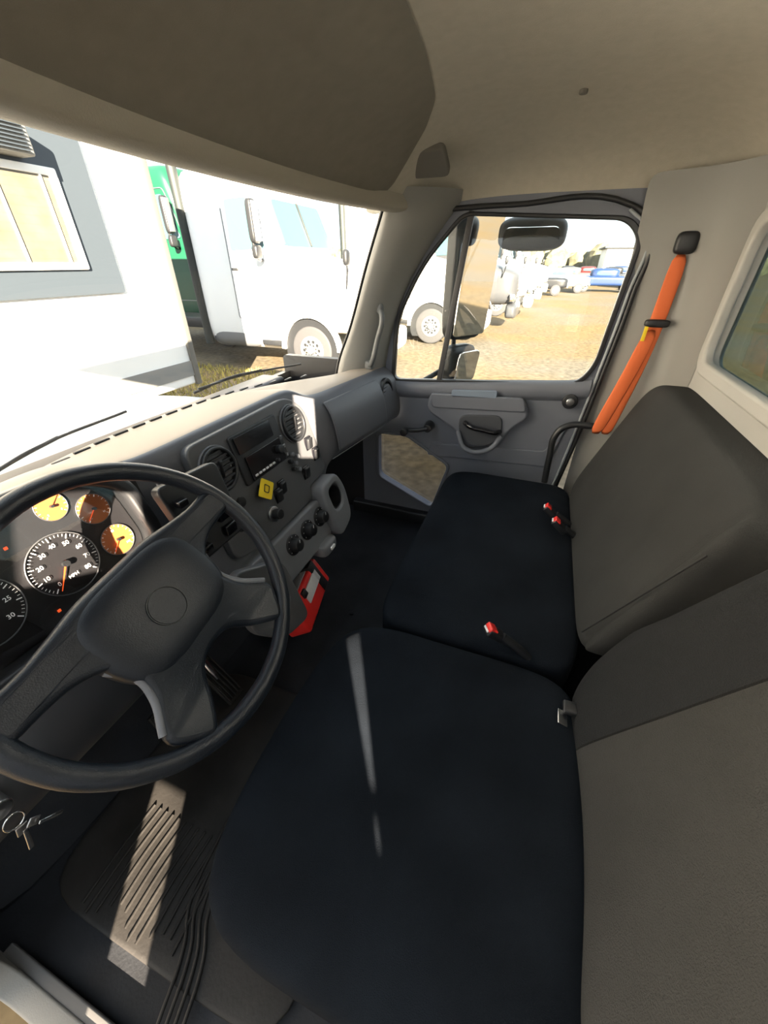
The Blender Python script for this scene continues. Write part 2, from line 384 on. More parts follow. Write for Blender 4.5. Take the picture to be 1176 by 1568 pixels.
B2=sbox('backrest',(1.265,-.32,-.625),(.505,.085,.265),7,seatb,44,bbk)
sm=tube('bolster_seam',[(.822-.01*k,lean(0,-.232,-.82+.05*k),-.82+.05*k) for k in range(8)],.0022,seam)
grp('bench_seat',[B1,bb,B2,sm])
def buckle(c,R=None,strap=True):
    c=V(c); ps=[box('body',c,(.034,.065,.024),blk,.006,R),box('button',c+(R@V((0,.022,.008)) if R else V((0,.02,.006))),(.028,.024,.016),redp,.003,R)]
    ps.append(box('slot',c+(R@V((0,.034,.0)) if R else V((0,.03,0))),(.022,.004,.006),label,.001,R))
    ps.append(tube('stalk',[c+V((0,-.02,-.005)),c+V((0,-.06,-.03)),c+V((0,-.10,-.06))],.012,blk))
    return ps
Rb=Matrix.Rotation(math.radians(40),3,'X')
grp('seat_belt_buckle',buckle((.735,-.035,-.820),Matrix.Rotation(.5,3,'Z')@Rb))
grp('seat_belt_buckle.001',buckle((1.42,-.165,-.824),Rb))
grp('seat_belt_buckle.002',buckle((1.32,-.195,-.819),Rb))
grp('seat_belt_latch',[box('tongue',(.575,-.205,-.845),(.035,.022,.004),chrome,.002,Matrix.Rotation(.3,3,'X')),box('grip',(.60,-.22,-.84),(.03,.03,.014),blk,.004)])

# ------------------------------------------------------------ dashboard body
def sec(x,pts): return [(x,)+p for p in pts]
def driver_pts(x):
    yb=ybase(x)+.02
    return [(yb,-.455),(yb-.06,-.425),(.98,-.37),(.88,-.352),(.845,-.35),(.838,-.365),(.865,-.40),(.845,-.50),(.80,-.60),(.72,-.625),(.66,-.70),(.66,-.80),(.74,-.87),(1.0,-.88)]
def mid_pts(x):
    yb=ybase(x)+.02
    return [(yb,-.455),(yb-.06,-.43),(.98,-.40),(.87,-.385),(.835,-.382),(.822,-.392),(.812,-.42),(.80,-.50),(.775,-.60),(.758,-.66),(.735,-.75),(.70,-.86),(.72,-.95),(1.0,-.95)]
def pass_pts(x):
    k=(x-1.3)/.5; yb=ybase(x)+.02; f=-.075*k
    return [(yb,-.455),(max(yb-.06,.86+f),-.44),(.87+f*.4,-.43),(.83+f,-.425),(.79+f,-.43),(.755+f,-.45),(.725+f,-.49),(.71+f,-.55),(.70+f,-.61),(.70+f,-.655),(.715+f,-.685),(.76+f,-.70),(.85,-.70),(1.0,-.70)]
secs=[]
for x in (-.13,-.12,.05,.2,.35,.46): secs.append(sec(x,driver_pts(x)))
for x in (.52,.66,.80,.95,1.1,1.225): secs.append(sec(x,mid_pts(x)))
for x in (1.26,1.4,1.55,1.7,1.80,1.86,1.865): secs.append(sec(x,pass_pts(x)))
dash=loft('dash_body',secs,[dashtop,dashgrey,blk,mat('knee_dark_grey',(.035,.037,.042),.5)],0)
for i,p in enumerate(dash.data.polygons):
    j=i%13; xx=p.center.x
    p.material_index=0 if j<4 else ((2 if j<9 else 3) if xx<.5 else 1)
ss=dash.modifiers.new('ss','SUBSURF'); ss.levels=ss.render_levels=3
DP=[dash]
MC=FR((0,.92-.012,0),(1,0,0),(0,.25,1))
kz=math.sqrt(1+.25**2)
def C(x,z): return (x,z*kz)
def cp(pts,r,n=5): return rnd([C(*p) for p in pts],r,n)
DP.append(plate('centre_panel',[cp([(.66,-.40),(1.14,-.395),(1.22,-.46),(1.235,-.705),(1.10,-.72),(1.09,-.765),(.80,-.77),(.66,-.74)],[.04,.06,.05,.02,.01,.01,.01,.03])],.03,panelgrey,MC,.006))
DP.append(plate('hvac_panel',[cp([(.68,-.775),(1.09,-.77),(1.12,-.80),(1.12,-.935),(.70,-.94)],[.02,.02,.03,.03,.02])],.05,lowgrey,Lc(MC,0,0,.005),.008))
DP.append(plate('cup_holder',[cp([(1.095,-.725),(1.215,-.71),(1.255,-.79),(1.245,-.93),(1.12,-.96),(1.09,-.84)],[.03,.04,.05,.05,.04,.04]),cp([(1.128,-.755),(1.198,-.748),(1.222,-.80),(1.205,-.845),(1.140,-.85)],.03)],.09,lowgrey,Lc(MC,0,0,.02),.012))
DP.append(plate('cup_liner',[cp([(1.124,-.751),(1.202,-.744),(1.226,-.80),(1.208,-.849),(1.136,-.854)],.03),cp([(1.133,-.760),(1.193,-.753),(1.215,-.80),(1.200,-.840),(1.145,-.845)],.025)],.075,blk,Lc(MC,0,0,.018)))
DP.append(plate('cup_floor',[cp([(1.11,-.74),(1.21,-.73),(1.24,-.80),(1.22,-.88),(1.13,-.88)],.03)],.01,blk,Lc(MC,0,0,-.01)))
def vent(x,z,r=.062):
    ps=[plate('vent_ring',[[C(x+a*1.0,z+b) for a,b in circ(0,0,r)],[C(x+a,z+b) for a,b in circ(0,0,r*.84)]],.02,blk,Lc(MC,0,0,.022),.004)]
    ps.append(plate('vent_trim',[[C(x+a*1.0,z+b) for a,b in circ(0,0,r*1.07)],[C(x+a,z+b) for a,b in circ(0,0,r*.99)]],.012,dashgrey,Lc(MC,0,0,.016),.003))
    ps.append(plate('vent_back',[[C(x+a,z+b) for a,b in circ(0,0,r*.9)]],.004,blkg,Lc(MC,0,0,.012)))
    for i in range(-3,4):
        h=i*r*.24; w=math.sqrt(max(0,(r*.84)**2-h*h))
        ps.append(plate('slat',[[C(x-w,z+h-.003),C(x+w,z+h-.003),C(x+w,z+h+.003),C(x-w,z+h+.003)]],.010,blk,Lc(MC,0,0,.022),.001))
    ps.append(box('vent_tab',T(MC,*C(x,z),.03),(.008,.01,.05),blk,.002))
    return ps
DP+=vent(.735,-.487); DP+=vent(1.115,-.485)
DP.append(plate('radio_bezel',[cp([(.805,-.425),(1.035,-.425),(1.035,-.575),(.805,-.575)],.01)],.012,blk,Lc(MC,0,0,.016),.003))
DP.append(plate('display',[cp([(.82,-.432),(.99,-.432),(.99,-.482),(.82,-.482)],.004)],.006,screen,Lc(MC,0,0,.025),.001))
DP.append(plate('radio_face',[cp([(.835,-.495),(1.01,-.495),(1.01,-.57),(.835,-.57)],.004)],.008,blkg,Lc(MC,0,0,.024),.002))
DP.append(cyl('radio_knob',T(MC,*C(.985,-.528),.026),T(MC,*C(.985,-.528),.045),.014,blk,bev=.002))
DP.append(cyl('radio_knob2',T(MC,*C(.96,-.555),.026),T(MC,*C(.96,-.555),.04),.006,blk,bev=.001))
for i in range(6):
    DP.append(box('radio_button',T(MC,*C(.85+i*.018,-.557),.03),(.012,.004,.006),label,.001))
for i in range(3):
    DP.append(box('radio_key',T(MC,*C(1.022,-.50-.03*i),.025),(.01,.006,.012),lowgrey,.001))
for (x,z) in [(1.030,-.590),(1.050,-.572),(1.052,-.605),(1.074,-.588),(1.035,-.62),(1.06,-.632)]:
    DP.append(cyl('small_button',T(MC,*C(x+.0,z),.015),T(MC,*C(x,z),.03),.008,lowgrey if int(x*1000)%2==0 and x>1.04 else blk,bev=.002))
for (x,z) in [(1.165,-.575),(1.190,-.625),(1.095,-.66),(.945,-.645),(.915,-.66)]:
    DP.append(box('rocker_bezel',T(MC,*C(x,z),.017),(.034,.010,.052),blkg,.003))
    DP.append(box('rocker_switch',T(MC,*C(x,z),.022),(.026,.02,.042),blk,.004))
    DP.append(box('rocker_mark',T(MC,*C(x,z+.008),.033),(.008,.002,.004),label,.0005))
DP.append(cyl('dash_knob_ring',T(MC,*C(.862,-.70),.012),T(MC,*C(.862,-.70),.025),.026,steel,bev=.003))
DP.append(cyl('dash_knob',T(MC,*C(.862,-.70),.02),T(MC,*C(.862,-.70),.05),.017,blk,bev=.003))
for (x,z) in [(.76,-.60),(.77,-.69),(.72,-.66)]:
    DP.append(cyl('socket',T(MC,*C(x,z),.012),T(MC,*C(x,z),.024),.016,blk,bev=.002))
for x in (.88,.975,1.068):
    DP.append(cyl('hvac_ring',T(MC,*C(x,-.832),.026),T(MC,*C(x,-.832),.036),.038,blk,bev=.003))
    DP.append(cyl('hvac_knob',T(MC,*C(x,-.832),.03),T(MC,*C(x,-.832),.062),.026,blk,.022,bev=.004))
    DP.append(box('hvac_mark',T(MC,*C(x,-.818),.064),(.003,.002,.012),label,.0005))
    for a in range(7):
        an=math.radians(210-40*a); DP.append(box('hvac_dot',T(MC,x+.032*math.cos(an),-.832*kz+.032*math.sin(an),.037),(.003,.001,.003),label,.0003))
grp('warning_tag',[plate('tag',[rnd([C(.856,-.570),C(.898,-.607),C(.86,-.648),C(.815,-.612)],.006)],.004,yellow,Lc(MC,0,0,.035),.001),
   plate('tag_mark',[rnd([C(.857,-.59),C(.874,-.607),C(.858,-.624),C(.842,-.61)],.004),rnd([C(.857,-.593),C(.871,-.607),C(.858,-.621),C(.845,-.61)],.004)],.0015,blk,Lc(MC,0,0,.038)),
   cyl('tag_post',T(MC,*C(.856,-.60),.0),T(MC,*C(.856,-.60),.036),.008,blk)])
DP.append(sbox('ashtray',(1.05,.665,-.945),(.055,.05,.03),4,lowgrey,8))
DP.append(box('ashtray_lip',(1.05,.613,-.942),(.03,.01,.014),label,.003))
DP.append(plate('knee_panel',[rnd([(.50,-.62),(.66,-.70),(.68,-.93),(.56,-.90),(.48,-.80)],.04),circ(.60,-.80,.035)],.03,panelgrey,FR((0,.71,0),(1,0,0),(0,.22,1)),.006))
gl=[]
for x in (1.30,1.31,1.40,1.5,1.6,1.69,1.70):
    f=-.075*(x-1.3)/.5; e=.004
    gl.append([(x,.752+f-e,-.455),(x,.72+f-e,-.49),(x,.703+f-e,-.55),(x,.693+f-e,-.61),(x,.692+f-e,-.65)])
DP.append(loft('glove_box_lid',gl,dashgrey,2,thick=.008))
DP.append(tube('glove_seam',[(1.27,.705,-.675),(1.4,.688,-.676),(1.55,.668,-.676),(1.7,.646,-.674),(1.8,.63,-.66)],.002,lowgrey))
Mv=FR((1.765,.655,-.535),(1,-.15,0),(0,.10,1))
DP.append(plate('end_vent_frame',[circ(0,0,.055),circ(0,0,.042)],.02,blk,Mv@Matrix.Scale(1.35,4,V((0,1,0))),.003))
for i in range(-3,4): DP.append(box('end_slat',T(Mv,0,i*.016,.0),(.07,.012,.004),blk,.001))
DP.append(plate('end_vent_back',[circ(0,0,.05)],.006,blkg,Lc(Mv,0,0,-.002)@Matrix.Scale(1.35,4,V((0,1,0)))))
Ms=FR((0,.83,0),(1,0,0),(0,.3,1))
DP.append(plate('switch_pod',[rnd([(.485,-.42),(.66,-.43),(.65,-.62),(.50,-.62)],.02)],.03,blk,Ms,.006))
DP.append(sbox('trailer_brake_knob',(.565,.735,-.47),(.03,.04,.02),3,blk,8))
for i in range(5): DP.append(box('toggle',T(Ms,.515+.0*i,-.47-.03*i,.025),(.024,.02,.016),lowgrey if i%2 else blkg,.003))
for i in range(3): DP.append(box('toggle_b',T(Ms,.60,-.51-.04*i,.022),(.035,.014,.028),blkg,.003))
for i in range(22):
    x=.15+i*.065; DP.append(box('defrost_slot',(x,ybase(x)-.075,-.422),(.045,.010,.006),blk,.002))
grp('dashboard',DP)

# ------------------------------------------------------------ instrument cluster
MI=FR((.23,.80,-.475),(1,0,0),(0,.32,1))
CP=[plate('cluster_face',[rnd([(-.22,-.12),(.20,-.12),(.245,-.06),(.24,.06),(.16,.115),(-.15,.12),(-.22,.08)],.03)],.02,mat('cluster_black',(.014,.014,.016),.4),MI,.004)]
CP.append(plate('cluster_bezel',[rnd([(-.25,-.14),(.22,-.14),(.275,-.07),(.27,.075),(.18,.14),(-.17,.145),(-.25,.10)],.04),rnd([(-.22,-.12),(.20,-.12),(.245,-.06),(.24,.06),(.16,.115),(-.15,.12),(-.22,.08)],.03)],.06,blk,Lc(MI,0,0,.02),.01))
def gauge(u,v,r,nums,ang,lab,big=True,face=None):
    M=Lc(MI,u,v,.013); ps=[plate('dial_ring',[circ(0,0,r),circ(0,0,r*.97)],.003,alu,M,.0006)]
    if face: ps.append(plate('dial_face',[circ(0,0,r*.96)],.002,face,Lc(M,0,0,-.0005)))
    N=40 if big else 16
    for i in range(N+1):
        a=math.radians(225-270*i/N); L=r*(.14 if i%(N//8 or 1)==0 else .07)
        R=Matrix.Rotation(a,4,'Z'); Mt=Lc(M,0,0,.001)@R; q=.0004*(1+(i%5==0))
        ps.append(plate('tick',[[(r*.93-L,-q),(r*.93,-q),(r*.93,q),(r*.93-L,q)]],.0006,white,Mt))
    for i,s in enumerate(nums):
        a=math.radians(225-270*i/(len(nums)-1)); ps.append(text('numeral',s,r*.19,white,Lc(M,.64*r*math.cos(a),.64*r*math.sin(a),.0015)))
    if lab: ps.append(text('unit',lab,r*.15,white,Lc(M,0,-.45*r,.001)))
    a=math.radians(ang); Mt=Lc(M,0,0,.003)@Matrix.Rotation(a,4,'Z')
    ps.append(plate('needle',[[(-.1*r,-.025*r),(.85*r,-.008*r),(.85*r,.008*r),(-.1*r,.025*r)]],.001,redn,Mt))
    ps.append(cyl('needle_hub',T(M,0,0,0),T(M,0,0,.008),r*.1,blk))
    return ps
CP+=gauge(.085,-.02,.062,['0','10','20','30','40','50','60','70','80'],232,'MPH')
CP+=gauge(-.055,-.02,.062,['0','5','10','15','20','25','30'],222,'RPM')
CP+=gauge(.185,.045,.032,['C','','H'],220,'',False,glareface)
CP+=gauge(.190,-.035,.034,['0','','50','','100'],225,'',False,glareface)
CP+=gauge(.125,.085,.028,['E','1/2','F'],40,'',False,glareface)
CP+=gauge(-.175,.02,.036,['0','60','120'],160,'PSI',False)
for i in range(6): CP.append(box('telltale',T(MI,.02-.03*i,.085,.013),(.010,.002,.006),[redp,amber,green][i%3],.001))
for u,v in ((.03,-.09),(.145,-.085),(.03,.055)): CP.append(box('warning_lamp',T(MI,u,v,.013),(.006,.002,.006),redn,.001))
CP.append(plate('cluster_lens',[rnd([(-.22,-.12),(.20,-.12),(.245,-.06),(.24,.06),(.16,.115),(-.15,.12),(-.22,.08)],.03)],.002,glasst,Lc(MI,0,0,.035)))
grp('instrument_cluster',CP)

# ------------------------------------------------------------ steering wheel
tl=math.radians(39); WC=V((.299,.551,-.507)); RW=.246
WU=V((1,0,0)); WD=V((0,-math.sin(tl),-math.cos(tl)))
MW=FR(WC,WU,-WD)
n=(MW.to_3x3()@V((0,0,1)))
MR=MW@Matrix.Rotation(math.radians(9),4,'Z')
SP=[]
SP.append(tube('rim',[T(MW,RW*math.cos(a),RW*math.sin(a),.035) for a in [2*math.pi*i/24 for i in range(24)]],.0165,leather,cyc=True,res=4))
half=[(0,.090),(.07,.090),(.13,.080),(.18,.074),(.235,.080),(.246,.020),(.200,.018),(.155,.012),(.118,-.010),(.106,-.045),(.116,-.085),(.168,-.150),(.118,-.215),(.066,-.165),(.040,-.128),(0,-.118)]
out=half+[(-x,y) for x,y in half[-2:0:-1]]
sp=plate('spokes',[rnd(out,.022,4)],.026,leather,Matrix(),.011)
bm=bmesh.new(); bm.from_mesh(sp.data)
bmesh.ops.triangulate(bm,faces=bm.faces[:])
for _ in range(3):
    bmesh.ops.subdivide_edges(bm,edges=[e for e in bm.edges if e.calc_length()>.018],cuts=1)
    bmesh.ops.triangulate(bm,faces=bm.faces[:])
for v in bm.verts:
    r=math.hypot(v.co.x,v.co.y); top=v.co.z>.0
    t=min(1,max(0,(r-.12)/.12)); t=t*t*(3-2*t)
    v.co.z+= .018+.016*t
    if top: v.co.z+=.022*max(0,1-(v.co.x/.19)**2)*max(0,1-((v.co.y+.012)/.14)**2)
    v.co=MR@v.co
bm.to_mesh(sp.data); bm.free(); smooth(sp.data,50)
SP.append(sp)
SP.append(sbox('airbag_pad',(0,-.006,.022),(.126,.092,.033),3.4,leather,22,lambda w,q:MR@V((w.x*(1-.10*max(0,-q.y)),w.y,w.z))))
SP.append(plate('emblem_ring',[circ(0,0,.033),circ(0,0,.0312)],.003,blk,Lc(MR,-.004,-.012,.0555),.0005))
SP.append(plate('emblem',[circ(0,0,.030)],.002,leather,Lc(MR,-.004,-.012,.0555)))
trimpts=[(.155,.014),(.119,-.008),(.106,-.045),(.116,-.086),(.153,-.134)]
for s in (1,-1):
    SP.append(tube('spoke_trim',[T(MR,s*(x+.004),y,.028+.004*i) for i,(x,y) in enumerate(trimpts[1:])],.006,lowgrey))
ax=-n
SP.append(cyl('column_neck',WC+n*.01,WC+ax*.10,.045,blk,.05))
SP.append(sbox('column_shroud',WC+ax*.17,(.065,.065,.09),4,blk,10,None,MW.to_3x3()))
SP.append(cyl('column_shaft',WC+ax*.2,WC+ax*.75,.025,steel))
SP.append(tube('turn_stalk',[WC+ax*.10+V((-.05,0,0)),WC+ax*.09+V((-.12,0,.005)),WC+ax*.07+V((-.19,0,.01))],.011,blk))
grp('steering_wheel',SP)

grp('ignition_keys',[cyl('ignition_barrel',(.02,.67,-.70),(.02,.63,-.70),.017,steel,bev=.003),
   tube('key_ring',[(.02+.013*math.cos(a),.622,-.728+.015*math.sin(a)) for a in [i*math.pi/4 for i in range(8)]],.0013,chrome,cyc=True),
   box('key_blade',(.015,.618,-.778),(.007,.0025,.046),chrome,.001,Matrix.Rotation(.25,3,'Y')),
   box('key_bow',(.019,.619,-.752),(.016,.003,.018),steel,.003,Matrix.Rotation(.25,3,'Y')),
   box('key_bow_2',(.032,.612,-.750),(.014,.003,.016),steel,.003,Matrix.Rotation(-.7,3,'Y')),
   box('key_blade_2',(.047,.606,-.768),(.006,.0025,.036),chrome,.001,Matrix.Rotation(-.8,3,'Y'))])
def pedal(name,c,sx,sz,tilt,stem):
    R=Matrix.Rotation(math.radians(tilt),3,'X'); c=V(c)
    ps=[box('pad',c,(sx,.014,sz),rubber,.005,R)]
    k=5
    for i in range(k): ps.append(box('pad_rib',c+R@V(((i-(k-1)/2)*sx/k,-.010,0)),(sx/k*.45,.008,sz*.85),rubber,.002,R))
    ps.append(tube('pedal_arm',[c,c+V((0,.06,.12)),c+V(stem)],.010,steel))
    return grp(name,ps)
pedal('accelerator_pedal',(.53,.80,-1.17),.065,.20,-38,(0,.20,.30))
pedal('brake_pedal',(.36,.80,-1.10),.10,.08,-35,(0,.12,.36))
Re=Matrix.Rotation(.25,3,'Z')@Matrix.Rotation(-.5,3,'X'); ec=V((.93,.70,-1.13))
grp('emergency_kit',[box('case',ec,(.30,.10,.13),redp,.012,Re),
   box('case_label',ec+Re@V((.02,-.052,.02)),(.15,.006,.05),label,.002,Re),
   box('case_label_top',ec+Re@V((.02,0,.066)),(.20,.07,.004),mat('label_grey',(.3,.3,.32)),.002,Re),
   box('case_band',ec+Re@V((.09,-.02,.01)),(.05,.07,.135),blk,.004,Re),
   box('case_latch',ec+Re@V((-.05,-.055,.045)),(.03,.012,.03),blk,.003,Re),
   tube('case_handle',[ec+Re@V((-.05,0,.066)),ec+Re@V((-.04,0,.09)),ec+Re@V((.05,0,.09)),ec+Re@V((.06,0,.066))],.007,blk)])
grp('floor_bolts',[cyl('bolt',(x,y,-1.30),(x,y,-1.292),.009,carpet,bev=.002) for x,y in [(.9,.50),(1.0,.42),(1.05,.55),(.78,.48)]])

# ------------------------------------------------------------ outside: own truck parts
hd=[]
for y,z,w in [(1.30,-.50,.80),(1.5,-.50,.80),(1.9,-.53,.78),(2.3,-.58,.74),(2.6,-.68,.68),(2.75,-.85,.62),(2.8,-1.2,.60)]:
    hd.append([(XC+w*s,y-.06*abs(s)**3,z-.22*abs(s)**5-(.25 if abs(s)>1 else 0)) for s in (-1.08,-1,-.85,-.6,-.3,0,.3,.6,.85,1,1.08)])
grp('truck_hood',[loft('hood_panel',hd,hoodm,2,thick=.01),box('cowl',(XC,1.27,-.52),(1.7,.14,.06),blk,.02)])
def wiper(pts,bl):
    return [tube('wiper_arm',pts,.005,blk),tube('wiper_blade',bl,.004,blk)]
def wp(x,k,o=.035): return (x,ytop(x)*(1-k)+ybase(x)*k+o,ZT*(1-k)+ZB*k+.02)
grp('windshield_wiper',wiper([wp(.35,1.03,.05),wp(.50,1.0),wp(.62,.985)],[wp(.42,1.01),wp(.55,.99),wp(.85,.985)]))
grp('windshield_wiper.001',wiper([wp(1.15,1.02,.05),wp(1.28,.965),wp(1.42,.955)],[wp(1.15,.99),wp(1.35,.965),wp(1.58,.955)]))
# side mirror
Rm=Matrix.Rotation(math.radians(-34),3,'Z')
nm=Rm@V((0,-1,0))
mc=V((2.15,.365,-.045))
uM=Rm@V((1,0,0))
def MM(c): return FR(c,uM,(0,0,1))
mp=[sbox('mirror_shell',mc-nm*.030,(.120,.04,.285),7,blk,10,None,Rm),
    plate('mirror_flat',[rect(-.108,.108,-.265,.265,.02)],.006,mirrorm,MM(mc+nm*.040)@Matrix.Rotation(math.radians(5),4,'X')),
    sbox('convex_shell',mc+V((-.02,0,-.41))-nm*.03,(.09,.045,.10),5,blk,10,None,Rm),
    plate('mirror_convex',[rect(-.072,.072,-.08,.08,.03)],.01,mirrorm,MM(mc+V((-.02,0,-.41))+nm*.034)@Matrix.Rotation(math.radians(10),4,'X'),.003),
    tube('mirror_arm',[mc+V((.0,.06,.24)),(2.06,.45,.24),(1.93,.52,.22)],.013,blk),
    tube('mirror_arm_low',[mc+V((0,.05,-.40)),(2.06,.50,-.50),(1.93,.60,-.55)],.013,blk),
    tube('mirror_pole',[mc+V((0,.06,.24)),mc+V((0,.06,-.42))],.012,blk)]
grp('side_mirror',mp)
grp('look_down_mirror',[sbox('shell',(2.06,.12,.10),(.05,.135,.06),3.5,blk,12),plate('glass',[rect(-.11,.11,-.04,.04,.03)],.006,mirrorm,FR((2.018,.12,.085),(0,-1,0),(-.5,0,.9)))])

# ------------------------------------------------------------ outside: yard
gm=bpy.data.materials.new('gravel_ground'); gm.use_nodes=True; nt=gm.node_tree; b=nt.nodes['Principled BSDF']; b.inputs['Roughness'].default_value=.95; b.inputs['Specular IOR Level'].default_value=.1
tc=nt.nodes.new('ShaderNodeTexCoord'); n1=nt.nodes.new('ShaderNodeTexNoise'); n1.inputs['Scale'].default_value=.35; n1.inputs['Detail'].default_value=6
n2=nt.nodes.new('ShaderNodeTexNoise'); n2.inputs['Scale'].default_value=9; n2.inputs['Detail'].default_value=8
r1=nt.nodes.new('ShaderNodeValToRGB'); r1.color_ramp.elements[0].position=.35; r1.color_ramp.elements[1].position=.65
r1.color_ramp.elements[0].color=(.100,.090,.074,1); r1.color_ramp.elements[1].color=(.118,.086,.043,1)
mx=nt.nodes.new('ShaderNodeMix'); mx.data_type='RGBA'; mx.blend_type='MULTIPLY'; mx.inputs[0].default_value=.7
r2=nt.nodes.new('ShaderNodeValToRGB'); r2.color_ramp.elements[0].color=(.35,.35,.35,1); r2.color_ramp.elements[1].color=(1.3,1.3,1.3,1); r2.color_ramp.elements[0].position=.3; r2.color_ramp.elements[1].position=.7
for n_ in (n1,n2): nt.links.new(tc.outputs['Object'],n_.inputs['Vector'])
nt.links.new(n1.outputs['Fac'],r1.inputs['Fac']); nt.links.new(n2.outputs['Fac'],r2.inputs['Fac'])
nt.links.new(r1.outputs['Color'],mx.inputs[6]); nt.links.new(r2.outputs['Color'],mx.inputs[7]); nt.links.new(mx.outputs[2],b.inputs['Base Color'])
gr=mesh('gravel_ground',[(-60,-80,G),(160,-80,G),(160,120,G),(-60,120,G)],[(0,1,2,3)],gm,False)

MO=FR((0,4.5,0),(1,0,0),(0,0,1))
of=[box('office_body',(0,6.0,.55),(8.74,3.0,4.0),siding,.03)]
of.append(plate('window_surround',[rect(1.2,3.62,-.28,1.3,.03)],.03,offgrey,Lc(MO,0,0,.015)))
of.append(plate('window_frame',[rect(1.42,3.28,-.06,.72,.02),rect(1.50,3.20,0,.66,.02)],.05,siding,Lc(MO,0,0,.03),.006))
of.append(plate('blinds',[rect(1.48,3.22,-.02,.68,.02)],.02,blind,Lc(MO,0,0,.035)))
for i in range(5): of.append(box('mullion',(1.6+i*.38,4.455,.33),(.02,.02,.68),siding,.002))
for i in range(10): of.append(box('blind_slat',(2.35,4.458,.03+.065*i),(1.72,.006,.005),mat('slat_dark',(.09,.08,.06)),.001))  # slats a little darker than the blinds
of.append(box('air_conditioner',(2.5,4.42,.86),(1.1,.25,.22),mat('ac_white',(.16,.16,.15),.6),.02))
for i in range(7): of.append(box('ac_louvre',(2.5,4.285,.78+.026*i),(1.0,.02,.010),offgrey,.002))
of.append(plate('lower_band',[[(-4.3,-1.33),(4.3,-1.33),(4.3,-1.14),(-4.3,-1.14)]],.02,mat('band_grey',(.17,.17,.165),.7),Lc(MO,0,0,.01)))
of.append(box('corner_trim',(4.34,4.49,.55),(.09,.06,4.02),mat('corner_trim_grey',(.09,.09,.085),.6),.01))
for x in (-3.5,-1,1.5,3.9): of.append(box('support_pier',(x,5.2,-1.82),(.3,.4,.76),offgrey,.02))
grp('portable_office',of)

